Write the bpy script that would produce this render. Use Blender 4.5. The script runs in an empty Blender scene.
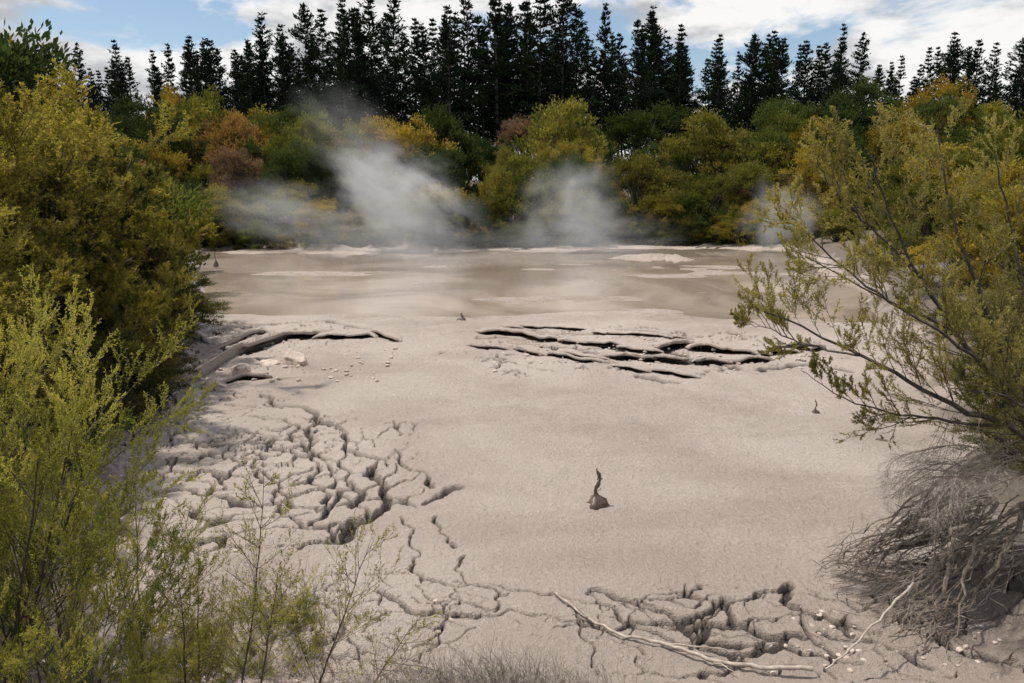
import bpy, math, random
import numpy as np
from mathutils import Vector, Matrix
random.seed(7); rng=np.random.default_rng(7)
scene=bpy.context.scene
# ------------------------------------------------------------------ camera
CAMZ=5.0; PITCH=11.4; F=28/36*1024
cd=bpy.data.cameras.new("camera"); cd.lens=28; cd.sensor_width=36; cd.clip_end=8000; cd.clip_start=0.05
cam=bpy.data.objects.new("camera",cd); scene.collection.objects.link(cam)
cam.location=(0,0,CAMZ); cam.rotation_euler=(math.radians(90-PITCH),0,0); scene.camera=cam
def G(px,py,z=0.0):
    """surveyed photo point -> metres on the mud flat"""
    th=math.radians(PITCH); u=(px-512)/F; v=(341.5-py)/F
    t=(CAMZ-z)/(math.sin(th)-v*math.cos(th))
    return (u*t, t*(math.cos(th)+v*math.sin(th)))
# ------------------------------------------------------------------ noise
def _h(ix,iy,s):
    h=(ix.astype(np.int64)*374761393+iy.astype(np.int64)*668265263+s*974634777)&0xffffffff
    h=((h^(h>>13))*1274126177)&0xffffffff
    h=(h^(h>>16))&0xffffffff
    return h/4294967295.0
def vnoise(x,y,s=0):
    ix=np.floor(x);iy=np.floor(y);fx=x-ix;fy=y-iy
    fx=fx*fx*fx*(fx*(fx*6-15)+10);fy=fy*fy*fy*(fy*(fy*6-15)+10)
    a=_h(ix,iy,s);b=_h(ix+1,iy,s);c=_h(ix,iy+1,s);d=_h(ix+1,iy+1,s)
    return (a*(1-fx)+b*fx)*(1-fy)+(c*(1-fx)+d*fx)*fy-0.5
def fbm(x,y,s=0,o=4,g=0.5):
    r=0;a=1;
    for i in range(o):
        r=r+a*vnoise(x*2**i+i*17.3,y*2**i-i*9.1,s+i); a*=g
    return r
def ss(a,b,x):
    t=np.clip((x-a)/(b-a),0,1); return t*t*(3-2*t)
def voro(x,y,s=0):
    ix=np.floor(x);iy=np.floor(y)
    f1=np.full(x.shape,9.0);f2=np.full(x.shape,9.0);cid=np.zeros(x.shape);lx=np.zeros(x.shape);ly=np.zeros(x.shape)
    for dx in(-1,0,1):
        for dy in(-1,0,1):
            cx=ix+dx;cy=iy+dy
            px=cx+0.1+0.8*_h(cx,cy,s);py=cy+0.1+0.8*_h(cx,cy,s+5)
            d=np.hypot(px-x,py-y); hid=_h(cx,cy,s+9)
            m=d<f1
            f2=np.where(m,f1,np.minimum(f2,d)); cid=np.where(m,hid,cid); lx=np.where(m,x-px,lx); ly=np.where(m,y-py,ly); f1=np.where(m,d,f1)
    return f1,f2,cid,lx,ly
# ------------------------------------------------------------------ terrain
YL=[-40,3,7,9,12,16.5,23.5,34,59,80]; XLv=[-4,-2.6,-3.3,-4.6,-6.7,-7.6,-9.5,-13.0,-23.4,-30]
YR=[-40,3,7,9,12,15.7,19.5,23.5,34,59,80]; XRv=[4.6,4.6,4.9,5.2,7.0,8.8,10.2,11.8,15.5,21,26]
def shore(X,Y):
    n=fbm(X*0.25,Y*0.25,3,3)
    dL=np.interp(Y,YL,XLv)-X+n*1.2
    dR=X-np.interp(Y,YR,XRv)+n*1.0
    dF=Y-60-n*4-2.0*np.sin(X*0.13)
    return dL,dR,dF
def H0(X,Y):
    X=np.asarray(X,float);Y=np.asarray(Y,float)
    dL,dR,dF=shore(X,Y)
    L=2.3*(1-np.exp(-np.maximum(dL,0)*0.28)); R=1.8*(1-np.exp(-np.maximum(dR,0)*0.30))
    Fz=np.minimum(np.maximum(dF,0)*0.26,5.0)
    N=np.clip((7.2-Y)*0.46,0,3.35)
    z=np.maximum(np.maximum(L,R),Fz); z=np.maximum(z,N)+0.25*np.minimum(z,N)
    return z
def frac_line(pts,it=4,amp=0.16,seed=0):
    r=random.Random(seed+int(pts[0][0]*10)); P=[G(*p) for p in pts]
    for _ in range(it):
        Q=[P[0]]
        for a,b in zip(P[:-1],P[1:]):
            L=math.hypot(b[0]-a[0],b[1]-a[1]); k=amp*L*(r.random()*2-1)
            Q.append(((a[0]+b[0])/2-(b[1]-a[1])/L*k,(a[1]+b[1])/2+(b[0]-a[0])/L*k)); Q.append(b)
        P=Q
    return P
cracks=[ # pts,half width m,depth
 ([(215,320),(262,327),(330,323),(372,330)],.12,.12),([(176,374),(226,347),(262,333)],.14,.15),
 ([(205,392),(240,380),(262,378)],.08,.1),
 ([(500,331),(600,335),(690,344)],.20,.2),
 ([(560,351),(620,361),(680,364),(762,361)],.20,.18),([(640,379),(676,385)],.15,.14),([(762,373),(800,366),(850,373)],.12,.12),
 ([(600,344),(622,352),(618,362)],.14,.12),([(660,351),(690,364),(735,371)],.14,.12),([(480,340),(540,347),(600,349)],.16,.14),
 ([(262,398),(320,425),(345,450),(378,465),(386,490),(372,520),(340,545),(300,553)],.075,.18),
 ([(320,425),(312,440),(330,470),(352,490),(352,512)],.05,.14),([(395,455),(420,475),(432,490)],.05,.12),([(424,507),(440,500),(457,491)],.08,.16),
 ([(235,430),(275,440),(318,470),(330,500),(310,530)],.05,.12),([(205,455),(250,468),(280,490),(285,520)],.04,.1),([(250,420),(300,430),(350,475),(365,500)],.04,.1),
 ([(275,440),(262,462),(250,468)],.03,.1),([(318,470),(290,480),(280,490)],.03,.1),([(330,500),(352,505),(372,520)],.03,.1),([(310,530),(330,535),(340,545)],.03,.1),
 ([(436,520),(446,540),(455,552)],.035,.08),([(410,575),(450,590),(540,602),(600,610),(660,640),(692,655)],.022,.09),
 ([(380,600),(460,622),(560,628),(660,629),(722,633)],.034,.12),([(592,596),(640,612),(680,628),(715,606),(762,598),(790,590)],.042,.13),
 ([(715,606),(730,628),(760,640),(800,640)],.035,.1),([(640,612),(650,600),(700,590)],.024,.06),([(550,600),(575,618),(590,650),(600,683)],.018,.07),
 ([(790,590),(782,608),(812,622),(850,640)],.045,.1),([(700,655),(780,648),(860,672)],.036,.09),([(860,610),(900,630),(950,655),(1010,668)],.05,.12),([(820,640),(880,650),(930,675)],.04,.1),
 ([(465,560),(470,590),(500,600)],.02,.05),([(400,520),(420,555),(412,575)],.022,.06),
 ([(880,395),(930,410),(960,408)],.05,.08),
]
# crust lips: line, lip height, sheet depth behind the lip, thickness
lips=[ ([(172,398),(205,378),(232,361),(262,353),(284,342),(330,339),(372,338),(398,346)],.36,2.4,.10),
 ([(478,334),(520,337),(560,344),(610,346),(650,353),(700,351),(760,357),(825,353)],.26,1.9,.09),
 ([(470,348),(520,354),(580,364),(640,373),(697,379)],.13,.9,.06),
 ([(560,353),(620,362),(680,364),(770,363)],.13,.9,.06),
 ([(500,330),(560,331),(620,335),(690,342)],.14,1.2,.07),
 ([(205,392),(240,381),(268,380)],.14,.8,.06),([(185,372),(226,348),(262,334)],.15,1.2,.07)]
humps=[ ([(590,262),(625,259),(665,258),(705,262)],.40,2.5), ([(205,252),(250,248),(310,252),(420,252)],.30,2.0)]
ells=[(285,475,2.3,3.3,.95,.52),(860,650,3.4,1.15,.85,.48),(620,625,2.6,.6,.35,.6),(250,345,2.6,4,.8,.9),(650,350,6,3.4,.7,1.2),(180,420,2.0,3,.5,.6),(340,620,1.7,1.2,.6,.34)]
def terrain(X,Y):
    z=H0(X,Y); dL,dR,dF=shore(X,Y)
    bank=np.clip(np.maximum(np.maximum(dL,dR),np.maximum(dF,(7.0-Y)*0.6)),-3,6)
    veg=ss(-0.1,1.0,bank+fbm(X*1.3,Y*1.3,21,3)*0.9)
    mud=1-ss(-0.5,0.5,bank)
    n=fbm(X*0.16,Y*0.22,11,4)
    edge=29.0+1.0*np.sin(X*0.33+1)+n*5+np.where(X>2,-1.2,0)*ss(2,6,X)
    basin=ss(-0.6,2.2,Y-edge)*mud*(1-ss(-3.2,-.6,dF))
    z=z+0.07+0.05*fbm(X*0.45,Y*0.45,31,4)*mud
    z=z-0.18*basin+0.24*basin*np.maximum(fbm(X*0.10,Y*0.32,41,4),-.3)
    z=z+mud*(1-basin)*(0.020*fbm(X*4,Y*4,51,4)+0.03*np.maximum(0,fbm(X*2.0,Y*2.6,53,4)))
    bf,_,bc,_,_=voro(X*4+fbm(X*3,Y*3,58,2)*.5,Y*4,59)
    z=z+mud*(1-basin)*.012*(bc>.55)*np.exp(-((bf-.28)/.09)**2)
    rough=np.zeros_like(X)
    for (px,py,rx,ry,k,cs) in ells:
        cx,cy=G(px,py); q=((X-cx)/rx)**2+((Y-cy)/ry)**2
        rough=np.maximum(rough,k*np.exp(-q*1.2))
    rough=np.maximum(rough,0.9*ss(-1.6,0.2,dL)*(Y<26)*(Y>5)); rough=np.maximum(rough,0.5*ss(-1.0,0.4,np.maximum(dR,dF)))
    f1,f2,cid,_,_=voro(X*2.6+fbm(X*2,Y*2,61,2)*.6,Y*2.6,63)
    g1,g2,cid2,_,_=voro(X*7.3+fbm(X*4,Y*4,62,2)*.8,Y*7.3,66)
    clod=ss(-1.3,0.3,dL+fbm(X*.8,Y*.8,67,2)*1.5)*(Y<19)
    clod=np.maximum(clod,ss(.35,.8,np.exp(-(((X+2.6)/1.6)**2+((Y-7.7)/1.5)**2))))
    clod=np.maximum(clod,.7*ss(-.5,.5,dR)*(Y<14))
    z=z+clod*(0.14*(1-f1**2)*cid+0.08*(1-g1)*cid2-.05)+rough*0.05*fbm(X*3,Y*3,71,4)+rough*.02*fbm(X*11,Y*11,73,3)
    crack=np.zeros_like(X)
    for i,(px,py,rx,ry,k,cs) in enumerate(ells):
        cx,cy=G(px,py); q=((X-cx)/rx)**2+((Y-cy)/ry)**2
        m=(q<1.6)
        xs=X[m];ys=Y[m];qm=q[m]
        wx=fbm(xs*1.3,ys*1.3,81+i,4)*0.8; wy=fbm(xs*1.3+40,ys*1.3,91+i,4)*0.8
        if i in(0,):
            ox,oy=cx-1.2,cy+1.6; rr=np.hypot(xs-ox+wx*.5,ys-oy+wy*.5); th=np.arctan2(ys-oy+wy*.4,xs-ox+wx*.4)
            u=th*2.0/cs*.75; v=rr/cs*1.15
        else:
            u=(xs+wx*cs*1.3)/cs*.65; v=(ys+wy*cs*1.3)/cs*1.0
        a,b,c,lx,ly=voro(u,v,100+i)
        w=(0.10*k)*np.clip(0.25+1.9*(fbm(xs*.9,ys*.9,99,3)+.35),0,2)*ss(1.35,.55,qm+fbm(xs*.9,ys*.9,97,2)*.9)
        e=b-a
        cr=(1-ss(w*0.4,w+1e-4,e))*(w>0.01)
        act=ss(1.2,.5,qm)*k; up=1.9 if i==0 else 1.3
        crack[m]=np.maximum(crack[m],cr)
        z[m]=z[m]-cr*0.09*up**.5*min(1,cs*1.6)+(1-cr)*act*((c-.5)*0.03*up+(ly*(c-.3)+lx*(.5-c))*.05*up*cs+.022*up*np.exp(-e*12))
    wob=1+1.3*fbm(X*1.7,Y*1.7,55,3)
    for ci,(pts,hw,dep) in enumerate(cracks):
        P=frac_line(pts,4,0.2,ci)
        for (a,b) in zip(P[:-1],P[1:]):
            x0,x1=min(a[0],b[0])-.4,max(a[0],b[0])+.4; y0,y1=min(a[1],b[1])-.4,max(a[1],b[1])+.4
            m=np.nonzero((X>x0)&(X<x1)&(Y>y0)&(Y<y1))[0]
            if len(m)==0: continue
            ex,ey=b[0]-a[0],b[1]-a[1]; t=np.clip(((X[m]-a[0])*ex+(Y[m]-a[1])*ey)/(ex*ex+ey*ey),0,1)
            d=np.hypot(X[m]-a[0]-t*ex,Y[m]-a[1]-t*ey)
            w=hw*np.clip(wob[m],.2,1.8)
            c=1-ss(w*.45,w*1.15,d)
            new=np.maximum(crack[m],c); z[m]-=(new-crack[m])*dep; crack[m]=new
    for li,(pts,A,dec) in enumerate(humps):
        P=np.array(frac_line(pts,5,0.12,50+li)); o=np.argsort(P[:,0]); P=P[o]
        m=np.nonzero((X>P[0,0]-.3)&(X<P[-1,0]+.3)&(np.abs(Y-P[:,1].mean())<14))[0]
        xs=X[m];ys=Y[m]
        yl=np.interp(xs,P[:,0],P[:,1])+fbm(xs*.9,ys*.9,200+li,3)*.5
        s=ys-yl
        win=ss(P[0,0]-.3,P[0,0]+1.2,xs)*ss(P[-1,0]+.3,P[-1,0]-1.4,xs)*np.clip(0.75+1.1*fbm(xs*.5,ys*.3,210+li,2),0,1.3)
        z[m]+=A*win*ss(0,.5,s)*np.exp(-np.maximum(s,0)/dec)
    damp=.75*np.exp(-(((X-4.2)/3.2)**2+((Y-8.0)/1.3)**2))+.45*np.exp(-(((X-.6)/2.5)**2+((Y-7.4)/.9)**2))+.5*ss(-1.5,.2,dR)
    for (px,py,rx,ry,k) in [(600,565,1.6,.5,.5),(872,440,.9,1.0,.9),(690,480,2,.7,.25),(415,325,1.0,1.5,.7),(520,420,3,1.2,.2),(720,335,4,1.2,.35)]:
        cx,cy=G(px,py); damp=np.maximum(damp,k*np.exp(-(((X-cx)/rx)**2+((Y-cy)/ry)**2)))
    damp=damp+mud*.45*ss(.18,.6,fbm(X*.35,Y*.9,301,5))*(1-rough)
    damp=np.maximum(damp,.5*ss(-3.5,0,Y-edge)*mud*ss(-.1,.3,fbm(X*.5,Y*.9,305,4)+.1))
    cx,cy=G(597,508)
    q=np.hypot(X-cx,Y-cy); z=z+0.05*np.exp(-(q/.35)**2)+.012*np.cos(q*16)*np.exp(-(q/.5)**2)
    return z,crack,veg,basin,rough,np.clip(damp,0,1)
dep=np.linspace(math.atan2(5,5.4),math.atan2(5,70),680); Yd=5/np.tan(dep)
rows=np.concatenate([np.array([-600,-200,-60,-25]),np.linspace(-12,5.2,50),Yd,np.geomspace(72,5000,50)])
s=np.linspace(-1,1,1000); g=np.geomspace(1.02,60,40)
cols=np.concatenate([-g[::-1],s,g])
W=np.where(rows>2,0.66*rows+1.3,0.66*2+1.3)
XX=(W[:,None]*cols[None,:]);YY=np.repeat(rows[:,None],len(cols),1)
X=XX.ravel();Y=YY.ravel()
Z,crack,veg,basin,rough,damp=terrain(X,Y)
# --- crust lips (sheets whose front edge has lifted off the mud)
lipV=[];lipF=[];lipoff=0
rl=random.Random(44)
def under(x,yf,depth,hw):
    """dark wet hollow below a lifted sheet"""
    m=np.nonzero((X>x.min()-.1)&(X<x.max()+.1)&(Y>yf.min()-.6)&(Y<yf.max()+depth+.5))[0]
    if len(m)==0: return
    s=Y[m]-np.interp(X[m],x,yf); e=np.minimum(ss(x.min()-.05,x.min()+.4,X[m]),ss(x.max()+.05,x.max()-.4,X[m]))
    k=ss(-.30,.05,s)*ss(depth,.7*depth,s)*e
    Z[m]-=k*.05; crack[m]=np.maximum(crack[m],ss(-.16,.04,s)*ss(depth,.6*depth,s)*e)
for li,(pts,A,dp,th) in enumerate(lips):
    P=np.array(frac_line(pts,3,.10,70+li)); P=P[np.argsort(P[:,0])]
    x=P[0,0]
    while x<P[-1,0]-.3:
        L=rl.uniform(.8,3.4)*(1 if A>.2 else .7); x1=min(x+L,P[-1,0]); n=max(int((x1-x)/.09),4)
        xs=np.linspace(x-.1,x1+.1,n); off=rl.uniform(-.35,.35)*(1 if A>.2 else .5); k=rl.uniform(.55,1.15)
        yf=np.interp(xs,P[:,0],P[:,1])+off+.35*fbm(xs*1.3,xs*0+li*7.1+x,401,4)+.06*vnoise(xs*5,xs*0+x,409)
        t=(xs-xs[0])/(xs[-1]-xs[0]); end=np.clip(np.minimum(t,1-t)*(x1-x)/.35,0,1)**.5
        hgt=A*k*(.75+.5*fbm(xs*.9,xs*0+li,402,3)+.16*vnoise(xs*6,xs*0,403))*(.35+.65*end)
        prof=[(.06,-th*1.0),(.0,-th*.55),(.015,0),(.10,.03),(.30,.0),(.60,-.16*A),(1.0,-.42*A),(1.5,-.75*A),(2.0,-1.0*A),(2.6,-1.35*A)]
        rowsv=[]
        for (sy,dz) in prof:
            w=dp/2.3*sy; yy=yf+w*(.6+.4*end)+.03*vnoise(xs*5,xs*0+sy*9,404)*(1+sy)
            zz=.06+hgt+dz*k+.03*fbm(xs*2.2,xs*0+sy*3+li,405,3)*(1+sy)
            rowsv.append(np.stack([xs+.05*vnoise(xs*4,xs*0+sy*7,406),yy,zz],1))
        V=np.concatenate(rowsv); R_=len(prof); idx=np.arange(R_*n).reshape(R_,n)
        f=np.stack([idx[:-1,:-1],idx[:-1,1:],idx[1:,1:],idx[1:,:-1]],-1).reshape(-1,4)
        lipV.append(V);lipF.append(f+lipoff);lipoff+=len(V)
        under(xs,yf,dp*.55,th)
        x=x1+rl.choice([-.15,.0,.05,.35])
def mk_mesh(name,V,faces,k,mats,midx=None,attrs={},smooth=False):
    me=bpy.data.meshes.new(name); V=np.ascontiguousarray(V,dtype=np.float32)
    n=len(V); 
    tot=sum(f.shape[0] for f in faces); li=np.concatenate([f.ravel() for f in faces]).astype(np.int32)
    cnt=np.concatenate([np.full(f.shape[0],f.shape[1]) for f in faces]); st=np.concatenate([[0],np.cumsum(cnt)[:-1]]).astype(np.int32)
    me.vertices.add(n); me.vertices.foreach_set("co",V.ravel())
    me.loops.add(len(li)); me.loops.foreach_set("vertex_index",li)
    me.polygons.add(tot); me.polygons.foreach_set("loop_start",st); me.polygons.foreach_set("loop_total",cnt.astype(np.int32))
    for m in mats: me.materials.append(m)
    if midx is not None: me.polygons.foreach_set("material_index",midx.astype(np.int32))
    me.update(calc_edges=True); 
    me.polygons.foreach_set("use_smooth",np.full(tot,smooth))
    for kx,v in attrs.items():
        a=me.attributes.new(kx,'FLOAT','POINT'); a.data.foreach_set("value",np.ascontiguousarray(v,dtype=np.float32))
    return me
def add(name,me,loc=(0,0,0),rot=0,sc=(1,1,1),parent=None):
    o=bpy.data.objects.new(name,me); scene.collection.objects.link(o); o.location=loc; o.rotation_euler=(0,0,rot); o.scale=sc
    if parent: o.parent=parent
    return o
# ------------------------------------------------------------------ materials
def newmat(n):
    m=bpy.data.materials.new(n); m.use_nodes=True; nt=m.node_tree
    for x in list(nt.nodes): nt.nodes.remove(x)
    return m,nt,nt.nodes,nt.links
def N(nd,t,**k):
    n=nd.new(t)
    for a,b in k.items():
        if a in n.inputs.keys(): n.inputs[a].default_value=b
        else: setattr(n,a,b)
    return n
def mixc(nd,lk,fac,a,b,bt='MIX'):
    m=nd.new('ShaderNodeMix'); m.data_type='RGBA'; m.blend_type=bt
    for i,v in((0,fac),(6,a),(7,b)):
        if isinstance(v,bpy.types.NodeSocket): lk.new(v,m.inputs[i])
        elif i==0: m.inputs[0].default_value=v
        else: m.inputs[i].default_value=(*v,1)
    return m.outputs[2]
def mth(nd,lk,op,a,b=0.0,clamp=False):
    m=nd.new('ShaderNodeMath'); m.operation=op; m.use_clamp=clamp
    for i,v in((0,a),(1,b)):
        if isinstance(v,bpy.types.NodeSocket): lk.new(v,m.inputs[i])
        else: m.inputs[i].default_value=v
    return m.outputs[0]
def attr(nd,n):
    a=nd.new('ShaderNodeAttribute'); a.attribute_name=n; return a.outputs['Fac']
def noise(nd,lk,co,sc,det=4,rough=.55,dist=0):
    n=nd.new('ShaderNodeTexNoise'); n.inputs['Scale'].default_value=sc; n.inputs['Detail'].default_value=det; n.inputs['Roughness'].default_value=rough; n.inputs['Distortion'].default_value=dist
    lk.new(co,n.inputs['Vector']); return n.outputs['Fac']
def ramp(nd,lk,f,a,b):
    m=nd.new('ShaderNodeMapRange'); m.inputs['From Min'].default_value=a; m.inputs['From Max'].default_value=b; m.interpolation_type='SMOOTHSTEP'
    lk.new(f,m.inputs['Value']); return m.outputs['Result']
mg,nt,nd,lk=newmat("mud_ground")
tc=N(nd,'ShaderNodeTexCoord'); co=tc.outputs['Object']
big=noise(nd,lk,co,.22,4,.6,.6); mid=noise(nd,lk,co,1.6,4,.65); fine=noise(nd,lk,co,14,4,.7); vf=noise(nd,lk,co,60,3,.7)
c=mixc(nd,lk,ramp(nd,lk,big,.35,.65),(.525,.425,.365),(.665,.57,.50))
c=mixc(nd,lk,mth(nd,lk,'MULTIPLY',ramp(nd,lk,mid,.42,.72),.42),c,(.46,.365,.30))
c=mixc(nd,lk,mth(nd,lk,'MULTIPLY',ramp(nd,lk,fine,.48,.72),.5),c,(.76,.675,.605))
c=mixc(nd,lk,mth(nd,lk,'MULTIPLY',ramp(nd,lk,vf,.52,.70),.45),c,(.32,.25,.205))
c=mixc(nd,lk,mth(nd,lk,'MULTIPLY',attr(nd,'rough'),.5),c,mixc(nd,lk,fine,(.42,.345,.295),(.74,.655,.585)))
c=mixc(nd,lk,mth(nd,lk,'MULTIPLY',attr(nd,'basin'),.6),c,(.44,.36,.30))
c=mixc(nd,lk,mth(nd,lk,'MULTIPLY',attr(nd,'damp'),.62),c,mixc(nd,lk,fine,(.28,.22,.175),(.45,.365,.305)))
c=mixc(nd,lk,attr(nd,'veg'),c,mixc(nd,lk,fine,(.10,.078,.055),(.27,.225,.18)))
c=mixc(nd,lk,mth(nd,lk,'MULTIPLY',attr(nd,'crack'),.94),c,(.035,.026,.020))  # dark crack mud, with shade in cracks and under lips painted in
bs=N(nd,'ShaderNodeBsdfPrincipled'); lk.new(c,bs.inputs['Base Color'])
wetn=ramp(nd,lk,mid,.42,.62)
dry=mth(nd,lk,'MAXIMUM',mth(nd,lk,'MAXIMUM',attr(nd,'rough'),attr(nd,'veg')),attr(nd,'crack'),True)
rg=mth(nd,lk,'ADD',mth(nd,lk,'MULTIPLY',wetn,.25),.26); rg=mth(nd,lk,'ADD',rg,mth(nd,lk,'MULTIPLY',dry,.45),True); lk.new(rg,bs.inputs['Roughness'])
hh=mth(nd,lk,'ADD',mth(nd,lk,'MULTIPLY',fine,1.2),mth(nd,lk,'MULTIPLY',vf,.6))
bp=N(nd,'ShaderNodeBump',Strength=1.0,Distance=.08); lk.new(hh,bp.inputs['Height']); lk.new(bp.outputs[0],bs.inputs['Normal'])
o=N(nd,'ShaderNodeOutputMaterial'); lk.new(bs.outputs[0],o.inputs[0])
mw,nt,nd,lk=newmat("muddy_water")
tc=N(nd,'ShaderNodeTexCoord'); co=tc.outputs['Object']
c=mixc(nd,lk,ramp(nd,lk,noise(nd,lk,co,.13,4,.6,1.2),.35,.65),(.26,.205,.165),(.43,.355,.30))
bs=N(nd,'ShaderNodeBsdfPrincipled',Roughness=.06); lk.new(c,bs.inputs['Base Color']); bs.inputs['IOR'].default_value=1.36
h=noise(nd,lk,co,1.1,3,.5,.5); bp=N(nd,'ShaderNodeBump',Strength=.12,Distance=.05); lk.new(h,bp.inputs['Height']); lk.new(bp.outputs[0],bs.inputs['Normal'])
o=N(nd,'ShaderNodeOutputMaterial'); lk.new(bs.outputs[0],o.inputs[0])
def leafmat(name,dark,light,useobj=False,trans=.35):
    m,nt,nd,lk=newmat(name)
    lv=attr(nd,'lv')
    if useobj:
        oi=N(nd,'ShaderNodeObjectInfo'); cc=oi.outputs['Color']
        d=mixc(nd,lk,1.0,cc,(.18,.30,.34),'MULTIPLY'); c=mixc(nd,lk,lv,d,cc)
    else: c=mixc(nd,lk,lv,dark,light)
    df=N(nd,'ShaderNodeBsdfDiffuse'); lk.new(c,df.inputs['Color'])
    tr=N(nd,'ShaderNodeBsdfTranslucent'); lk.new(mixc(nd,lk,1.0,c,(1.4,1.3,.7),'MULTIPLY'),tr.inputs[0])
    mx=N(nd,'ShaderNodeMixShader'); mx.inputs[0].default_value=trans; lk.new(df.outputs[0],mx.inputs[1]); lk.new(tr.outputs[0],mx.inputs[2])
    o=N(nd,'ShaderNodeOutputMaterial'); lk.new(mx.outputs[0],o.inputs[0]); return m
def plain(name,c0,c1,sc=8,rough=.85,bump=.4):
    m,nt,nd,lk=newmat(name); tc=N(nd,'ShaderNodeTexCoord'); n=noise(nd,lk,tc.outputs['Object'],sc,5,.65)
    bs=N(nd,'ShaderNodeBsdfPrincipled',Roughness=rough); lk.new(mixc(nd,lk,ramp(nd,lk,n,.3,.7),c0,c1),bs.inputs['Base Color'])
    bp=N(nd,'ShaderNodeBump',Strength=bump,Distance=.02); lk.new(n,bp.inputs['Height']); lk.new(bp.outputs[0],bs.inputs['Normal'])
    o=N(nd,'ShaderNodeOutputMaterial'); lk.new(bs.outputs[0],o.inputs[0]); return m
bark=plain("bark_dark",(.035,.028,.022),(.10,.08,.062),20)
barkg=plain("dead_wood_grey",(.19,.16,.13),(.40,.35,.30),14)
barkr=plain("root_brown",(.09,.07,.055),(.26,.215,.175),14)
bleach=plain("weathered_wood",(.28,.23,.19),(.50,.44,.38),12)
clodm=plain("dried_mud",(.34,.275,.23),(.60,.51,.445),6,.9,1.0)
mudd=plain("dark_wet_mud",(.06,.04,.03),(.16,.115,.09),12,.35)
l_bush=leafmat("foliage_thicket",None,None,True,.35)
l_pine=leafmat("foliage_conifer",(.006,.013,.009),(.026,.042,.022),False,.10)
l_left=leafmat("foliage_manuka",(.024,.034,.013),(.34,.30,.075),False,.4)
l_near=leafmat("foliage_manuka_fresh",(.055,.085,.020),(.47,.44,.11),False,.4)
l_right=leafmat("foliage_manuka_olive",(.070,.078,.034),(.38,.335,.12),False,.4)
# ground + water
R,C=XX.shape; idx=np.arange(R*C).reshape(R,C)
q=np.stack([idx[:-1,:-1],idx[:-1,1:],idx[1:,1:],idx[1:,:-1]],-1).reshape(-1,4)
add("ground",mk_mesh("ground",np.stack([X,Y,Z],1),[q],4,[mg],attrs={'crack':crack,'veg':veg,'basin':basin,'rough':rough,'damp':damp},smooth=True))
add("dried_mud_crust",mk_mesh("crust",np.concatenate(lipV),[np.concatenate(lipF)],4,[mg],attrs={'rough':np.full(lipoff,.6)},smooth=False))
wy=np.linspace(24,66,40); wx=np.linspace(-34,34,40); A,B=np.meshgrid(wx,wy)
idx=np.arange(1600).reshape(40,40); q=np.stack([idx[:-1,:-1],idx[:-1,1:],idx[1:,1:],idx[1:,:-1]],-1).reshape(-1,4)
add("muddy_pool_water",mk_mesh("water",np.stack([A.ravel(),B.ravel(),np.zeros(1600)],1),[q],4,[mw],smooth=True))
def gz(x,y): return float(H0(np.array([x]),np.array([y]))[0])
# ------------------------------------------------------------------ plant tools
def norm(a): return a/np.maximum(np.linalg.norm(a,axis=1,keepdims=True),1e-9)
def tubes(S,k=4):
    S=np.array(S,float).reshape(-1,8); a=S[:,0:3];b=S[:,3:6];ra=S[:,6];rb=S[:,7]
    d=norm(b-a); ref=np.where(np.abs(d[:,2:3])>.9,np.array([[1.,0,0]]),np.array([[0,0,1.]]))
    u=norm(np.cross(d,ref)); v=np.cross(d,u); n=len(S); V=[]
    for p,r in((a,ra),(b+d*rb[:,None]*.3,rb)):
        for i in range(k):
            t=2*math.pi*i/k; V.append(p+(u*math.cos(t)+v*math.sin(t))*r[:,None])
    V=np.stack(V,1).reshape(-1,3); base=(np.arange(n)*2*k)[:,None]
    Fs=np.stack([np.stack([base[:,0]+i,base[:,0]+(i+1)%k,base[:,0]+k+(i+1)%k,base[:,0]+k+i],1) for i in range(k)],1).reshape(-1,4)
    return V,Fs
def leaves(P,D,L,Wd):
    n=len(P); D=norm(D); s=norm(np.cross(D,rng.normal(size=(n,3)))); L=np.broadcast_to(L,(n,))[:,None];Wd=np.broadcast_to(Wd,(n,))[:,None]
    V=np.stack([P,P+D*L*.5+s*Wd*.5,P+D*L,P+D*L*.5-s*Wd*.5],1).reshape(-1,3)
    return V,np.arange(4*n).reshape(-1,4)
def plant_mesh(name,segs,LP,LD,L,Wd,lv,mb,ml,k=4):
    Vs=[];Fs=[];mi=[];at=[];off=0
    if len(segs):
        v,f=tubes(segs,k); Vs.append(v);Fs.append(f);mi.append(np.zeros(len(f)));at.append(np.zeros(len(v)));off=len(v)
    if LP is not None and len(LP):
        v,f=leaves(LP,LD,L,Wd); Vs.append(v);Fs.append(f+off);mi.append(np.ones(len(f)));at.append(np.repeat(lv,4))
    return mk_mesh(name,np.concatenate(Vs),[np.concatenate(Fs)],4,[mb,ml],np.concatenate(mi),{'lv':np.concatenate(at)})
def rv(r): return Vector((r.gauss(0,1),r.gauss(0,1),r.gauss(0,1))).normalized()
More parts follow.
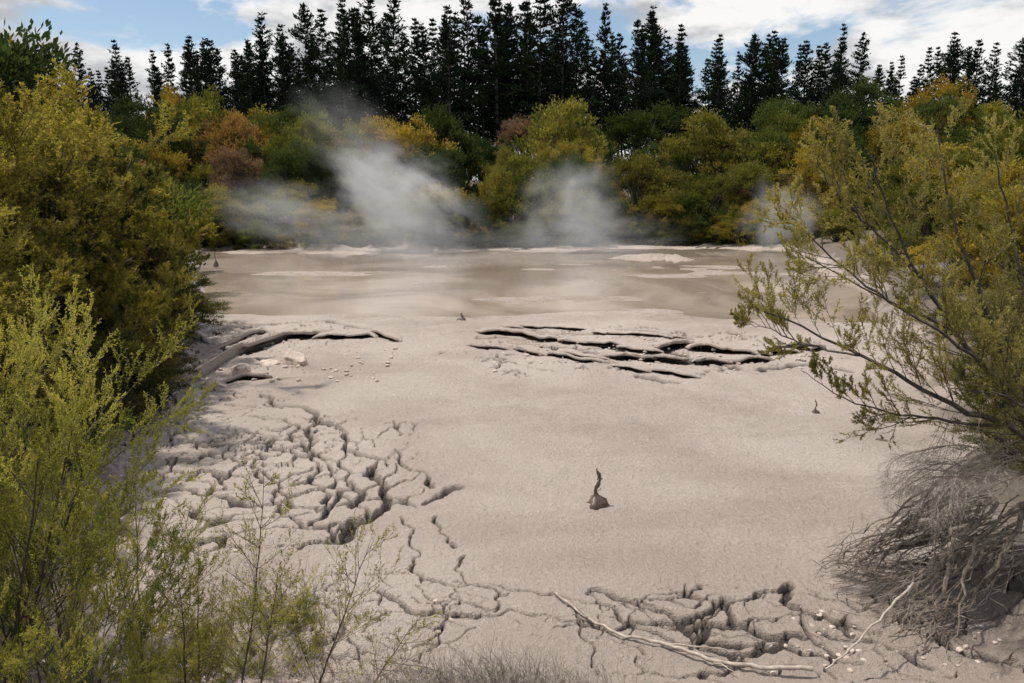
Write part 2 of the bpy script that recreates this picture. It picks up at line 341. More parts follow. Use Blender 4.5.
def grow(r,segs,tw,p,d,L,rad,lvl,spec):
    nc,ratio,spread,up,wig=spec[min(lvl,len(spec)-1)]
    ns=5 if lvl<len(spec)-1 else 4
    pts=[p.copy()]; dirs=[]
    for i in range(ns):
        d=(d+rv(r)*wig+Vector((0,0,up))).normalized(); q=p+d*(L/ns)
        r0=rad*(1-.75*i/ns); r1=rad*(1-.75*(i+1)/ns)
        segs.append((*p,*q,r0,r1)); dirs.append(d.copy()); 
        if lvl>=len(spec)-2: tw.append((*p,*q,lvl-(len(spec)-2)))
        p=q; pts.append(p.copy())
    if lvl<len(spec)-1:
        for c in range(nc):
            f=.22+.78*(c+r.random()*.8)/nc; i=min(int(f*ns),ns-1)
            b=pts[i].lerp(pts[i+1],min(f*ns-i,1))
            side=rv(r); side=(side-dirs[i]*side.dot(dirs[i])).normalized()
            dd=(dirs[i]+side*spread*(.7+.6*r.random())).normalized()
            grow(r,segs,tw,b,dd,L*ratio*(1.1-.45*f)*(.75+.5*r.random()),max(rad*(1-.7*f)*.55,.0012),lvl+1,spec)
def twleaves(tw,per,spread=.6):
    T=np.array(tw,float).reshape(-1,7)
    T=np.repeat(T,per,0); n=len(T); t=rng.random((n,1)); P=T[:,0:3]*(1-t)+T[:,3:6]*t
    D=norm(T[:,3:6]-T[:,0:3]); return P,D+rng.normal(size=(n,3))*spread
def gnoise3(P,sc,seed=0):
    return vnoise(P[:,0]*sc+P[:,2]*sc*.7,P[:,1]*sc+P[:,2]*sc*.6,seed)
# ------------------------------------------------------------------ conifers
def pine(seed):
    r=random.Random(seed); g=np.random.default_rng(seed); segs=[];P=[];D=[];Ls=[];lv=[]
    Ht=18.0; lean=r.uniform(-.35,.35); pz=[(lean*(i/10)**2,0,Ht*i/10) for i in range(11)]
    fat=r.uniform(.9,1.3); pw=r.uniform(.75,1.0)
    for i in range(10): segs.append((*pz[i],*pz[i+1],.2*(1-i/10.2),.2*(1-(i+1)/10.2)))
    z=4.5+r.random()
    while z<Ht-.2:
        f=z/Ht; Rm=fat*(4.2*(1-f)**pw+.05)*(.6+.6*r.random()); nb=r.randint(4,7)
        for b in range(nb):
            a=r.random()*6.283; Lb=Rm*(.5+.65*r.random()); el=.0+.6*f+r.uniform(-.15,.15)
            if r.random()<.08: continue
            d=Vector((math.cos(a)*math.cos(el),math.sin(a)*math.cos(el),math.sin(el)))
            p0=Vector((lean*f*f,0,z)); p1=p0+d*Lb*.6; d2=(d+Vector((0,0,.35 if f>.4 else .0))).normalized(); p2=p1+d2*Lb*.4
            segs.append((*p0,*p1,.035,.02)); segs.append((*p1,*p2,.02,.008))
            n=int(6+24*Lb); t=g.random(n)**.75
            pp=np.where((t<.6)[:,None],np.array(p0)+np.outer(t/.6,np.array(p1-p0)),np.array(p1)+np.outer((t-.6)/.4,np.array(p2-p1)))
            pp=pp+g.normal(size=(n,3))*(.05+.07*Lb)*np.array([1,1,.35])
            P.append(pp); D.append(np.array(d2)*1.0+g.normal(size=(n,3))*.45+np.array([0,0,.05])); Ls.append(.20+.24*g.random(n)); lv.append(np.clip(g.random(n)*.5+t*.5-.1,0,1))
        z+=.42+.34*r.random()*(1.3-f)
    P=np.concatenate(P);D=np.concatenate(D);Ls=np.concatenate(Ls);lv=np.concatenate(lv)
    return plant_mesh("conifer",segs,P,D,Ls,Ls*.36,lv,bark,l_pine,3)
pines=[pine(100+i) for i in range(9)]
forest=bpy.data.objects.new("pine_forest",None); scene.collection.objects.link(forest)
r=random.Random(5)
def top_h(x):
    return float(np.interp(x,[-75,-50,-38,-28,-18,-8,6,14,24,34,46,58,80],[19.0,19.2,18.8,21.8,24.8,24.2,24.8,23.8,21.6,20.8,20.8,20.0,19]))
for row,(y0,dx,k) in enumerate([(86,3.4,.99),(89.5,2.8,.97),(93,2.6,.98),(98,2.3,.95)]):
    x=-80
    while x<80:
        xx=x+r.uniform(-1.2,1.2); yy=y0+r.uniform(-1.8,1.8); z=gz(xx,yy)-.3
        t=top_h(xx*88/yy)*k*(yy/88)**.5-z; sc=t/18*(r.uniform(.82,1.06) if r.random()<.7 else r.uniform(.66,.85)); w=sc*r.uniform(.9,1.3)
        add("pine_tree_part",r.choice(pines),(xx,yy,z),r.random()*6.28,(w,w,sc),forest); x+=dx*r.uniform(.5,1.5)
# ------------------------------------------------------------------ thicket bushes
def bush(seed,nl=150):
    r=random.Random(seed); g=np.random.default_rng(seed); segs=[];P=[];D=[];lv=[];Ls=[]
    heads=[(r.uniform(-.28,.28),r.uniform(-.28,.28),r.uniform(.5,.85),r.uniform(.2,.32)) for _ in range(6)]
    cl=[]
    for (hx,hy,hz,hr) in heads:
        for j in range(15):
            v=rv(r); v.z=abs(v.z) if r.random()<.75 else v.z
            cl.append((hx+v.x*hr,hy+v.y*hr,hz-.1+v.z*hr*.9,r.uniform(.04,.10),v))
    for j in range(20):
        a=r.random()*6.283; cl.append((math.cos(a)*r.uniform(.3,.5),math.sin(a)*r.uniform(.3,.5),r.uniform(.05,.5),r.uniform(.06,.11),Vector((math.cos(a),math.sin(a),.2))))
    for (cx,cy,cz,cr,ov) in cl:
        n=int(nl*(cr/.08)**1.6); v=norm(g.normal(size=(n,3))); v[:,2]=np.where(v[:,2]<-.3,-v[:,2]*.5,v[:,2])
        rad=cr*(.3+1.0*g.random(n)**.8); p=np.array([cx,cy,cz])+v*rad[:,None]*np.array([1.0,1.0,1.25])
        P.append(p); D.append(v*.4+np.array([ov.x*.6,ov.y*.6,.7])+g.normal(size=(n,3))*.4); lv.append(np.clip(.25+.45*v[:,2]+.5*g.random(n)+r.uniform(-.45,.3)+.4*(cz-.5),0,1)); Ls.append(.015+.026*g.random(n))  # upper leaves lighter, lower ones darker: light and shade painted into leaf tone
    for i in range(0,len(cl),3):
        cx,cy,cz=cl[i][:3]
        b=Vector((r.uniform(-.05,.05),r.uniform(-.05,.05),0)); m=Vector((cx*.45,cy*.45,cz*.55)); e=Vector((cx,cy,cz))
        segs.append((*b,*m,.009,.006)); segs.append((*m,*e,.006,.002))
    P=np.concatenate(P);D=np.concatenate(D);Ls=np.concatenate(Ls)
    return plant_mesh("bush",segs,P,D,Ls,Ls*.44,np.concatenate(lv),bark,l_bush,3)
bushes=[bush(300+i) for i in range(8)]
thk=bpy.data.objects.new("bush_thicket",None); scene.collection.objects.link(thk)
pal=[(.18,.18,.045),(.27,.235,.05),(.36,.275,.055),(.38,.28,.055),(.075,.105,.035),(.26,.235,.06),(.14,.155,.045),(.05,.075,.03),(.31,.25,.055),(.10,.125,.038),(.06,.085,.032),(.23,.205,.055),(.08,.10,.035),(.34,.24,.05)]
rust=[(.26,.15,.095),(.22,.14,.10),(.32,.19,.075)]
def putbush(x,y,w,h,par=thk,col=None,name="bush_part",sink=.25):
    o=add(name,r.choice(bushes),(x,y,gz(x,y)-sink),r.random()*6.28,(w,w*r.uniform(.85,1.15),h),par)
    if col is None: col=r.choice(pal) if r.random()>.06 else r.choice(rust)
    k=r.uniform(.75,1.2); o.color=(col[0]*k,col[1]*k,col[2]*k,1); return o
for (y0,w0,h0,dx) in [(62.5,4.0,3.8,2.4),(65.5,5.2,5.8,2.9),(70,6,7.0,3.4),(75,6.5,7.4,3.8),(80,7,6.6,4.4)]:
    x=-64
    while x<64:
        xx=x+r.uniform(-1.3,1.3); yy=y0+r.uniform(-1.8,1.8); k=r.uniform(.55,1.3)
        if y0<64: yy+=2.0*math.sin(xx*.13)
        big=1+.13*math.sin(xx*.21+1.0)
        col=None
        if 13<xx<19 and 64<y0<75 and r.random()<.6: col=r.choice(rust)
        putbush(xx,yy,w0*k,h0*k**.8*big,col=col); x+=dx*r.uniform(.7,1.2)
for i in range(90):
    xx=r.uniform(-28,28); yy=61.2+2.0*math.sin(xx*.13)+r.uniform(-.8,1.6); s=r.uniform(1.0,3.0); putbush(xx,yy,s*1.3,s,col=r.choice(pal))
for i in range(65):
    yy=r.uniform(21,60); off=r.uniform(.8,15)
    xx=float(np.interp(yy,YL,XLv))-off-1.0; k=r.uniform(.7,1.2); s=min(3+off*.45,7)*k
    putbush(xx,yy,s*1.15,s)
for i in range(55):
    yy=r.uniform(26,60); off=r.uniform(.8,15)
    xx=float(np.interp(yy,YR,XRv))+off+1.4; k=r.uniform(.7,1.2); s=min(2.2+off*.42,7)*k
    putbush(xx,yy,s*1.15,s*(.8 if yy<34 else 1),col=r.choice([pal[1],pal[2],pal[3],pal[5],pal[0]]))
for i in range(11):
    yy=r.uniform(14,24); xx=float(np.interp(yy,YR,XRv))+r.uniform(3.5,8); s=r.uniform(3.2,5.2)
    putbush(xx,yy,s*1.15,s,col=r.choice([pal[1],pal[2],pal[3],pal[5]]))
# ------------------------------------------------------------------ left manuka trees
def manuka(name,seed,Ht,lm,leafL,per,spec,nst=6,tilt=.35,r0=.07,bm=bark):
    r=random.Random(seed); segs=[];tw=[]
    for s_ in range(nst):
        a=s_/nst*6.283+r.random(); d=Vector((math.cos(a)*tilt,math.sin(a)*tilt,1)).normalized()
        grow(r,segs,tw,Vector((math.cos(a)*.12,math.sin(a)*.12,0)),d,Ht*r.uniform(.75,1.05),r0,0,spec)
    P,D=twleaves(tw,per,.7)
    n=len(P); zf=P[:,2]/Ht; rr=np.hypot(P[:,0],P[:,1])/Ht
    lv=np.clip(-.05+.6*zf+.3*rr+.35*rng.random(n)+1.3*gnoise3(P,1.9,seed)-.1,0,1)  # lit crown tops and shaded clump gaps painted into the leaf tone
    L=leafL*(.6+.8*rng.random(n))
    return plant_mesh(name,segs,P,D,L,L*.30,lv,bm,lm,3), len(segs), n
specL=[(9,.48,.75,.05,.16),(8,.50,.8,.03,.2),(7,.46,.7,.06,.22),(0,0,0,.12,.22)]
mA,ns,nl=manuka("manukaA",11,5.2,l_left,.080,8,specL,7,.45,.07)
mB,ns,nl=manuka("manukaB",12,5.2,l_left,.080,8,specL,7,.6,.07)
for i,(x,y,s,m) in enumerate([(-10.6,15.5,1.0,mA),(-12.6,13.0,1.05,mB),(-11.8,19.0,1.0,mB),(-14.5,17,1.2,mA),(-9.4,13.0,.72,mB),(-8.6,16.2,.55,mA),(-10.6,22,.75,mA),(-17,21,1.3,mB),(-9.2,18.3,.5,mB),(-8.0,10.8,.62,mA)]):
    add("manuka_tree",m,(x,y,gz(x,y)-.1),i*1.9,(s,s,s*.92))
und=bpy.data.objects.new("undergrowth",None); scene.collection.objects.link(und)
for i in range(46):
    yy=r.uniform(10,27); xx=float(np.interp(yy,YL,XLv))-r.uniform(.4,2.6); s=r.uniform(.6,1.7)
    putbush(xx,yy,s*1.4,s,par=und,col=r.choice([(.07,.08,.025),(.11,.11,.035),(.15,.13,.05),(.17,.14,.08)]),name="undergrowth_part",sink=.1)
for i in range(22):
    yy=r.uniform(11,24); xx=float(np.interp(yy,YR,XRv))+r.uniform(.8,3); s=r.uniform(.5,1.3)
    putbush(xx,yy,s*1.4,s,par=und,col=r.choice([(.16,.14,.07),(.20,.17,.09),(.15,.14,.05)]),name="undergrowth_part",sink=.1)
# ------------------------------------------------------------------ near-left fresh manuka shrubs
specN=[(9,.42,.62,.05,.12),(9,.42,.6,.06,.16),(6,.45,.55,.08,.18),(0,0,0,.1,.18)]
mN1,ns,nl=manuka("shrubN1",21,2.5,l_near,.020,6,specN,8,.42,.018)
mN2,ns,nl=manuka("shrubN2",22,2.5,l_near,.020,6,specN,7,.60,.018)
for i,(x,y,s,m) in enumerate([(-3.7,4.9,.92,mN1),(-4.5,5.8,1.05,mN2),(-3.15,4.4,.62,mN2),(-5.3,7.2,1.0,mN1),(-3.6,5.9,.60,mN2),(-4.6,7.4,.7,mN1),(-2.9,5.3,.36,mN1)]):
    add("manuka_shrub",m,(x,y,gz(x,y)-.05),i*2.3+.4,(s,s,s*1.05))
barkb=plain("twig_brown",(.09,.065,.045),(.19,.145,.105),30)
def sapling(seed,base,top,nb,Lb,per,lm,leafL,name="manuka_sapling"):
    r=random.Random(seed); segs=[];tw=[]; b=Vector(base); t=Vector(top); mid=(b+t)/2+Vector((r.uniform(-.1,.1),r.uniform(-.1,.1),0)); pts=[]
    for i in range(13):
        f=i/12; pts.append(b*(1-f)**2+mid*2*f*(1-f)+t*f*f+rv(r)*.008)
    for i in range(12): segs.append((*pts[i],*pts[i+1],.011*(1-i/13)+.001,.011*(1-(i+1)/13)+.001)); 
    tw.append((*pts[10],*pts[12],1))
    sp=[(5,.5,.6,.05,.1),(3,.5,.6,.08,.15),(0,0,0,.08,.15)]
    for c in range(nb):
        f=.15+.83*c/nb; i=int(f*12); d=(pts[i+1]-pts[i]).normalized(); s_=rv(r); s_=(s_-d*s_.dot(d)).normalized()
        grow(r,segs,tw,pts[i],(d*.8+s_*.9).normalized(),Lb*(1.15-.8*f)*r.uniform(.7,1.2),.004,0,sp)
    P,D=twleaves(tw,per,.7); n=len(P); L=leafL*(.6+.8*rng.random(n))
    add(name,plant_mesh(name,segs,P,D,L,L*.3,np.clip(rng.random(n)*1.2,0,1),barkb,lm,3))
for i,(bx,by,tx,ty,tz,nb,Lb,per) in enumerate([(-2.40,6.2,-2.0,6.1,2.75,22,.7,2),(-1.75,6.0,-1.15,6.0,2.15,20,.75,2),(-2.9,6.6,-2.75,6.5,1.9,16,.6,2),(-1.35,6.3,-.75,6.3,1.35,16,.5,1),(-2.05,5.6,-1.75,5.5,2.1,16,.6,2),(-3.1,6.0,-3.0,6.0,2.7,22,.7,4),(-2.6,5.6,-2.5,5.5,2.3,20,.6,3)]):
    sapling(500+i,(bx,by,gz(bx,by)),(tx,ty,tz),nb,Lb,per,l_near,.020)
def tuft(name,cx,cy,rx,ry,n,h,mat):
    g=np.random.default_rng(int(abs(cx*100))+n); px=cx+g.normal(size=n)*rx; py=cy+g.normal(size=n)*ry; pz=H0(px,py)+.03
    segs=[]
    for i in range(n):
        d=Vector((g.normal()*.7,g.normal()*.6,1)).normalized(); p=Vector((px[i],py[i],pz[i])); L=h*(.4+.7*g.random())
        for s_ in range(4):
            d=(d+Vector((g.normal(),g.normal(),-.35))*.24).normalized(); q=p+d*L/4; segs.append((*p,*q,.0035*(1-s_/4)+.0008,.0035*(1-(s_+1)/4)+.0008))
            if s_>0: 
                e=p+(d+rv(r)*.8).normalized()*L*.18; segs.append((*p,*e,.0018,.0006))
            p=q
    v,f=tubes(segs,3); add(name,mk_mesh(name,v,[f],4,[mat]))
tuft("dry_grass_tuft",-.1,6.75,.42,.22,600,.5,barkg)
tuft("dry_grass_tuft",-.75,6.6,.4,.25,350,.45,barkg)
tuft("dry_grass_tuft",.4,6.6,.3,.2,250,.4,barkg)
tuft("dry_grass_tuft",-3.4,8.2,.7,.6,500,.45,barkg)
tuft("dry_grass_tuft",-2.3,7.1,.5,.3,300,.4,barkg)
tuft("dry_grass_tuft",-8.3,15,.6,1.2,500,.6,barkg)
for i in range(16):
    xx=r.uniform(-3.6,-1.9); yy=r.uniform(6.4,8.6); s=r.uniform(.10,.2)
    add("low_manuka_plant",mN2 if i%2 else mN1,(xx,yy,gz(xx,yy)),r.random()*6,(s*1.3,s*1.3,s))
# ------------------------------------------------------------------ right leaning manuka
r2=random.Random(77); segs=[];tw=[]
limbs=[([(6.9,8.6,.4),(5.9,8.6,2.05),(5.0,8.7,2.5),(4.0,8.9,3.05),(2.75,9.0,3.6)],.05,26,1.0),
 ([(6.9,8.7,.4),(5.9,8.8,2.25),(5.1,9.0,3.3),(4.5,9.1,4.2),(4.0,9.2,5.35)],.05,26,1.0),
 ([(7.0,8.8,.4),(6.0,9.0,2.5),(5.5,9.2,3.6),(5.1,9.4,4.7),(4.9,9.5,5.6)],.05,22,.95),
 ([(6.9,8.4,.4),(5.9,8.3,2.2),(5.1,8.2,3.0),(4.2,8.1,3.6),(3.1,8.2,4.2)],.04,22,.9),
 ([(7.1,9.0,.4),(6.5,9.6,2.6),(6.3,9.9,4.0),(5.9,10,5.3)],.05,18,1.0),
 ([(6.9,8.3,.4),(6.3,8.0,1.8),(5.6,7.8,2.5),(4.9,7.6,2.9),(4.3,7.6,3.0)],.035,12,.65),
 ([(5.5,8.6,2.3),(4.8,8.9,2.3),(4.1,9.2,2.4),(3.5,9.4,2.75)],.02,12,.65),
 ([(5.1,9.0,3.3),(4.3,9.3,3.7),(3.6,9.5,4.3),(3.2,9.6,4.7)],.02,16,.75),
 ([(4.6,9.1,4.0),(4.0,9.0,4.5),(3.5,9.0,5.0),(3.3,9.0,5.4)],.018,12,.65),
 ([(4.0,8.9,3.05),(3.5,9.2,3.1),(3.1,9.4,3.25),(2.8,9.5,3.3)],.014,12,.55),
 ([(6.8,8.4,.6),(6.6,8.2,3.0),(6.3,8.0,4.6),(6.0,8,5.4)],.04,18,.95)]
specR=[(6,.5,.62,.06,.12),(4,.5,.6,.07,.16),(0,0,0,.09,.16)]
for pts,rad,nb,Lb in limbs:
    P=[Vector(p) for p in pts]; Q=[]
    for i in range(len(P)-1):
        p0=P[max(i-1,0)];p1=P[i];p2=P[i+1];p3=P[min(i+2,len(P)-1)]
        for j in range(6):
            t=j/6; Q.append(.5*((2*p1)+(p2-p0)*t+(2*p0-5*p1+4*p2-p3)*t*t+(-p0+3*p1-3*p2+p3)*t**3)+rv(r2)*.018)
    Q.append(P[-1]); n=len(Q)-1
    for i in range(n): segs.append((*Q[i],*Q[i+1],rad*(1-.88*i/n),rad*(1-.88*(i+1)/n)))
    tw.append((*Q[n-2],*Q[n],1))
    for c_ in range(nb):
        f=.28+.72*c_/nb; i=min(int(f*n),n-1); d=(Q[i+1]-Q[i]).normalized(); s_=rv(r2)+Vector((0,0,.35)); s_=(s_-d*s_.dot(d)).normalized()
        grow(r2,segs,tw,Q[i],(d*.9+s_*.8).normalized(),Lb*(1.15-.6*f)*r2.uniform(.6,1.15),.010*(1.2-f),0,specR)
P,D=twleaves(tw,7,.65); n=len(P); L=.029*(.6+.8*rng.random(n))
lv=np.clip(.2+.12*(P[:,2]-2)+.5*rng.random(n)+.8*gnoise3(P,1.5,9),0,1)
add("leaning_manuka_tree",plant_mesh("leaning",segs,P,D,L,L*.27,lv,bark,l_right,4))
# dead shrub draped over the bank + exposed roots
r3=random.Random(91); segs=[];tw=[]
specD=[(9,.5,.7,-.16,.16),(7,.5,.7,-.10,.22),(5,.5,.7,-.06,.25),(0,0,0,-.05,.25)]
for i in range(30):
    b=Vector((r3.uniform(5.2,6.9),r3.uniform(8.3,9.8),r3.uniform(.9,2.0)))
    d=Vector((-1,r3.uniform(-.9,.5),r3.uniform(-.3,.6))).normalized()
    grow(r3,segs,tw,b,d,r3.uniform(.6,1.15),.009,0,specD)
for i in range(10):
    b=Vector((r3.uniform(4.7,5.6),r3.uniform(8.6,9.2),r3.uniform(2.1,2.7)))
    grow(r3,segs,tw,b,Vector((-.2,0,-1)).normalized(),r3.uniform(.6,1.0),.005,0,specD[1:])
v,f=tubes(segs,3); add("dead_shrub",mk_mesh("dead",v,[f],4,[barkg]))
def rootset(n,mat,rmin,rmax,name,spread):
    segs=[]
    for i in range(n):
        k=r3.random(); a=r3.uniform(-.6,.6)
        p=Vector((5.6+r3.uniform(-.45,.6),9.0+a*.8,1.05+r3.uniform(-.5,.35))); e=Vector((4.55-.75*k*spread+abs(a)*.5,8.85+a*2.0+r3.uniform(-.3,.3),.05+r3.uniform(0,.15)))
        m=(p+e)/2+Vector((r3.uniform(-.25,.3),r3.uniform(-.2,.2),r3.uniform(-.2,.22))); last=p; R0=r3.uniform(rmin,rmax)
        for j in range(1,13):
            t=j/12; q=p*(1-t)**2+m*2*t*(1-t)+e*t*t+rv(r3)*.045; segs.append((*last,*q,R0*(1.05-.85*(j-1)/12),R0*(1.05-.85*j/12))); last=q
            if r3.random()<.4:
                e1=q+Vector((r3.uniform(-.25,.15),r3.uniform(-.25,.25),r3.uniform(-.2,.15))); e2=e1+rv(r3)*.12; segs.append((*q,*e1,R0*.4,.003)); segs.append((*e1,*e2,.003,.0015))
    v,f=tubes(segs,4); add(name,mk_mesh(name,v,[f],4,[mat]))
rootset(70,barkr,.008,.030,"exposed_roots",1.0); rootset(35,barkg,.004,.012,"exposed_roots",1.15)
# ------------------------------------------------------------------ fallen branches
def stick(name,pts,rad,mat,side=[]):
    segs=[]; rr=random.Random(int(rad*1e4)+len(pts))
    def run(P,r0,r1):
        P=[Vector(p) for p in P]; Q=[]
        for a,b in zip(P[:-1],P[1:]):
            for j in range(5): Q.append(a.lerp(b,j/5)+rv(rr)*.014)
        Q.append(P[-1]); n=len(Q)-1
        for i in range(n): segs.append((*Q[i],*Q[i+1],r0+(r1-r0)*i/n,r0+(r1-r0)*(i+1)/n))
    run(pts,rad*.55,rad)
    for s_ in side: run(s_,rad*.5,rad*.2)
    v,f=tubes(segs,7); add(name,mk_mesh(name,v,[f],4,[mat],smooth=True))
def gp(px,py,z): x,y=G(px,py,z); return (x,y,z)
stick("fallen_branch",[gp(556,594,.13),gp(590,620,.13),gp(625,636,.14),gp(665,643,.15),gp(710,660,.14),gp(760,667,.15),gp(812,669,.18)],.024,bleach,[[gp(665,643,.15),gp(705,646,.19),gp(735,652,.14)],[gp(590,620,.13),gp(575,606,.25)],[gp(710,660,.14),gp(735,672,.14)]])
stick("pale_stick",[(3.0,6.85,.42),(3.35,7.1,.5),(3.85,7.5,.62),(4.35,7.95,.72)],.015,bleach)
stick("fallen_branch",[gp(370,660,.2),gp(420,665,.16),gp(470,678,.2)],.014,barkg)
for j,(x,y) in enumerate([(-19,58.5),(14.5,59)]):
    segs=[]; rr=random.Random(j); 
    for i in range(5):
        p=Vector((x+rr.uniform(-1,1),y+rr.uniform(-.6,.6),gz(x,y)+.15)); e=p+Vector((rr.uniform(-1.6,1.6),rr.uniform(-.8,.8),rr.uniform(.05,.5))); m=p.lerp(e,.5)+Vector((0,0,.1)); segs+= [(*p,*m,.05,.04),(*m,*e,.04,.012)]
    v,f=tubes(segs,5); add("driftwood",mk_mesh("driftwood",v,[f],4,[barkr]))
# ------------------------------------------------------------------ mud clods, blocks
import bmesh
def rocks(name,items,mat,sub=2):
    Vs=[];Fs=[];off=0
    bm=bmesh.new(); bmesh.ops.create_icosphere(bm,subdivisions=sub,radius=1); V0=np.array([v.co[:] for v in bm.verts]); F0=np.array([[v.index for v in f.verts] for f in bm.faces]); bm.free()
    for (x,y,z,sx,sy,sz,sd) in items:
        g=np.random.default_rng(sd); V=V0.copy()
        for _ in range(7):
            nrm=g.normal(size=3); nrm/=np.linalg.norm(nrm); k=.55+.3*g.random(); dd=V@nrm; V=V-np.outer(np.maximum(dd-k,0),nrm)
        V=V*(1+.18*vnoise(V0[:,0]*3+sd,V0[:,1]*3+V0[:,2]*2,sd))[:,None]
        a=g.random()*6.28; V=V*np.array([sx,sy,sz]); c,s_=math.cos(a*.3-.9),math.sin(a*.3-.9); V=np.stack([V[:,0]*c-V[:,1]*s_,V[:,0]*s_+V[:,1]*c,V[:,2]],1)+np.array([x,y,z])
        Vs.append(V);Fs.append(F0+off);off+=len(V)
    add(name,mk_mesh(name,np.concatenate(Vs),[np.concatenate(Fs)],3,[mat]))
def crust(px,py,w,h,sd):
    x,y=G(px,py); return (x,y,h*.3,w,w*.8,h,sd)
rocks("mud_block",[crust(296,366,.42,.36,3)],clodm,3); rocks("mud_block",[crust(238,376,.35,.32,4)],clodm,3)
rocks("mud_block",[crust(270,366,.35,.15,14)],clodm,3); rocks("mud_block",[crust(215,388,.4,.2,15)],clodm,3)
it=[]
for i in range(520):
    k=r.random()
    if k<.40:
        yy=r.uniform(6.6,15); xx=float(np.interp(yy,YL,XLv))+r.gauss(.1,.6)
    elif k<.55: xx,yy=G(r.uniform(200,400),r.uniform(345,385))
    elif k<.72: 
        xx,yy=G(r.uniform(480,830),r.gauss(358,9))
    elif k<.9: xx=r.gauss(-2.2,.8);yy=r.gauss(7.8,.5)
    else: xx,yy=G(r.uniform(760,1010),r.uniform(610,680))
    s=r.uniform(.02,.08)*(1.3 if yy>16 else .7); it.append((xx,yy,gz(xx,yy)+.08,s,s*r.uniform(.6,1),s*.6,i))
rocks("mud_clods",it,clodm,1)
# ------------------------------------------------------------------ mud spurts
def spurt(px,py,ht,wd,seed):
    x0,y0=G(px,py); rr=random.Random(seed); prof=[(0,1.35),(.06,1.25),(.14,1.15),(.22,.95),(.29,.62),(.34,.30),(.42,.20),(.50,.16),(.57,.27),(.63,.30),(.69,.14),(.78,.18),(.88,.22),(.95,.15),(1.0,.04)]
    n=14; V=[];Fq=[]
    for i,(h,w) in enumerate(prof):
        ox=math.sin(h*9+seed)*.30*wd*min(h*2,1); 
        for j in range(n):
            a=j/n*6.283; q=wd*w*(1+.25*math.sin(3*a+seed+h*5)+.22*rr.uniform(-1,1)); V.append((x0+ox+math.cos(a)*q,y0+math.sin(a)*q,.07+h*ht+rr.uniform(-.015,.015)*ht))
    for i in range(len(prof)-1):
        for j in range(n): Fq.append((i*n+j,i*n+(j+1)%n,(i+1)*n+(j+1)%n,(i+1)*n+j))
    add("mud_splash",mk_mesh("mud_splash",np.array(V),[np.array(Fq)],4,[mudd],smooth=True))
    it=[]
    for k in range(7): it.append((x0+rr.gauss(0,wd*.3),y0+rr.gauss(0,wd*.35),ht*rr.uniform(.5,1.1),wd*.10,wd*.08,wd*.16,k+seed))
    rocks("mud_droplets",it,mudd,1)
spurt(597,511,.60,.12,1); spurt(815,417,.32,.06,2); spurt(881,444,.12,.09,3); spurt(462,322,.28,.12,4); spurt(216,268,1.0,.10,5)
# ------------------------------------------------------------------ steam
def steammat(name,dens,thr,seed,sc=1.0):
    m,nt,nd,lk=newmat(name); tc=N(nd,'ShaderNodeTexCoord'); ob=tc.outputs['Object']
    ln=nd.new('ShaderNodeVectorMath'); ln.operation='LENGTH'; lk.new(ob,ln.inputs[0])
    fall=mth(nd,lk,'SUBTRACT',1.0,ln.outputs['Value'])
    mp=nd.new('ShaderNodeMapping'); mp.inputs['Location'].default_value=(seed*3.1,seed*1.7,seed); lk.new(ob,mp.inputs[0]); 
    n=noise(nd,lk,mp.outputs[0],1.9*sc,3,.6,.5)
    v=mth(nd,lk,'ADD',mth(nd,lk,'MULTIPLY',fall,1.0),mth(nd,lk,'MULTIPLY',mth(nd,lk,'SUBTRACT',n,.5),2.6))
    v=mth(nd,lk,'SUBTRACT',v,thr,True)
    edge=ramp(nd,lk,fall,0.0,.55)
    v=mth(nd,lk,'MULTIPLY',mth(nd,lk,'MULTIPLY',v,edge),dens)
    vs=N(nd,'ShaderNodeVolumePrincipled'); vs.inputs['Color'].default_value=(.985,.98,.97,1); vs.inputs['Anisotropy'].default_value=0.0; lk.new(v,vs.inputs['Density'])
    vs.inputs['Emission Color'].default_value=(1,.96,.93,1); lk.new(mth(nd,lk,'MULTIPLY',v,.22),vs.inputs['Emission Strength'])  # faint glow added in place of light scattered inside the steam
    o=N(nd,'ShaderNodeOutputMaterial'); lk.new(vs.outputs[0],o.inputs['Volume']); return m
bm=bmesh.new(); bmesh.ops.create_icosphere(bm,subdivisions=3,radius=1); V0=np.array([v.co[:] for v in bm.verts]); F0=np.array([[v.index for v in f.verts] for f in bm.faces]); bm.free()
steam=[(-8.0,57.0,3.9,7.6,2.2,4.5,1.0,.20,1,1.25,.45),(-16.5,57.6,2.8,7.0,1.6,3.2,.32,.15,2,1.3,.2),(4.2,57,3.0,5.0,2.0,5.0,.42,.2,3,1.3,.25),
 (19,57,2.4,4.0,1.8,3.8,.35,.2,4,1.2,.2),(-7,46,1.5,9,2.2,2.6,.20,.1,6,1.4,.1),(4,48,1.5,8,2.0,2.6,.17,.1,8,1.4,0),(-12,60,8.5,6,2,4.0,.09,.1,9,1.3,.5)]
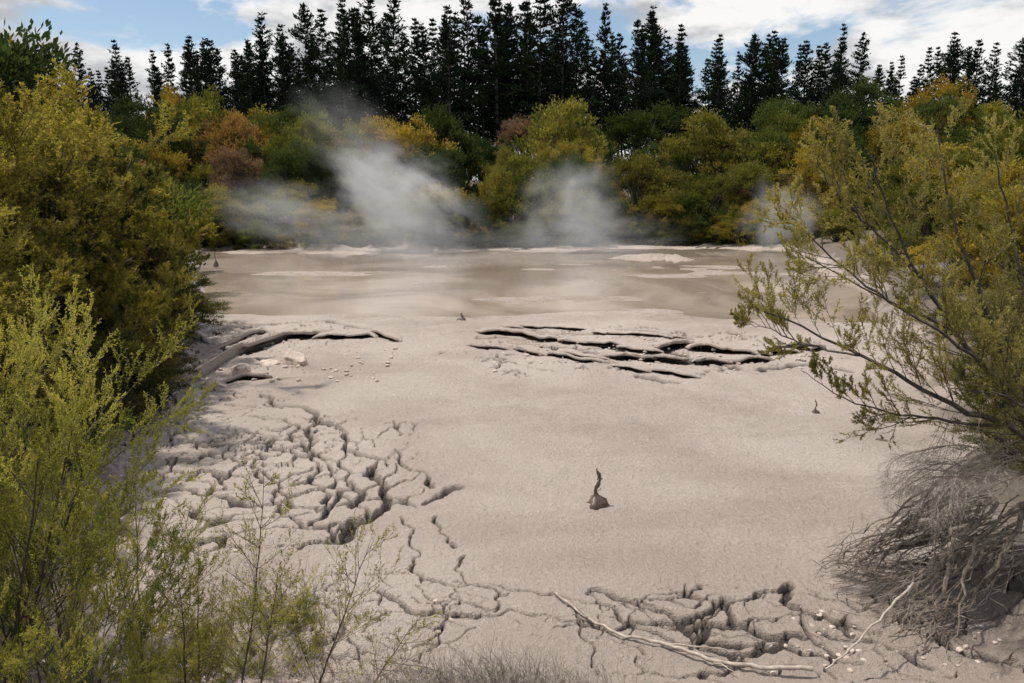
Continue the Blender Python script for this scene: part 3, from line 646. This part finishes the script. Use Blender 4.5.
for (x,y,z,sx,sy,sz,dn,th,sd,sc,tl) in steam:
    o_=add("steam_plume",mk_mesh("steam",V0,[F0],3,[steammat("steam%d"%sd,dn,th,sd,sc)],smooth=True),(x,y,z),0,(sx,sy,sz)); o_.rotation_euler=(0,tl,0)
# ------------------------------------------------------------------ light & sky
ts=Vector((-.42,.10,1.0)).normalized()
el=math.asin(ts.z); az=math.atan2(ts.x,ts.y)%(2*math.pi)
sd=bpy.data.lights.new("sun",'SUN'); sd.energy=4.6; sd.angle=math.radians(2.0); sd.color=(1,.94,.86)
so=bpy.data.objects.new("sun",sd); scene.collection.objects.link(so); so.rotation_euler=ts.to_track_quat('Z','Y').to_euler(); so.location=(-30,10,50)
w=bpy.data.worlds.new("World"); scene.world=w; w.use_nodes=True; nt=w.node_tree; nd=nt.nodes; lk=nt.links
for x in list(nd): nd.remove(x)
sk=nd.new('ShaderNodeTexSky'); sk.sky_type='NISHITA'; sk.sun_disc=False; sk.sun_elevation=el; sk.sun_rotation=az; sk.dust_density=.5
b1=nd.new('ShaderNodeBackground'); b1.inputs[1].default_value=.12; lk.new(sk.outputs[0],b1.inputs[0])
tc=nd.new('ShaderNodeTexCoord'); mp=nd.new('ShaderNodeMapping'); mp.inputs['Scale'].default_value=(1,1,2.4); mp.inputs['Location'].default_value=(.35,.2,.15); lk.new(tc.outputs['Generated'],mp.inputs[0])
cn=noise(nd,lk,mp.outputs[0],3.4,7,.56,.35); cm=ramp(nd,lk,cn,.435,.52)
sh=noise(nd,lk,mp.outputs[0],6,6,.6,.2)
cc=mixc(nd,lk,ramp(nd,lk,sh,.38,.56),(.50,.51,.535),(.96,.95,.94))
b2=nd.new('ShaderNodeBackground'); b2.inputs[1].default_value=1.0; lk.new(cc,b2.inputs[0])
mx=nd.new('ShaderNodeMixShader'); lk.new(cm,mx.inputs[0]); lk.new(b1.outputs[0],mx.inputs[1]); lk.new(b2.outputs[0],mx.inputs[2])
wo=nd.new('ShaderNodeOutputWorld'); lk.new(mx.outputs[0],wo.inputs[0])
scene.view_settings.view_transform='Standard'; scene.view_settings.look='None'; scene.view_settings.exposure=0; scene.view_settings.gamma=1
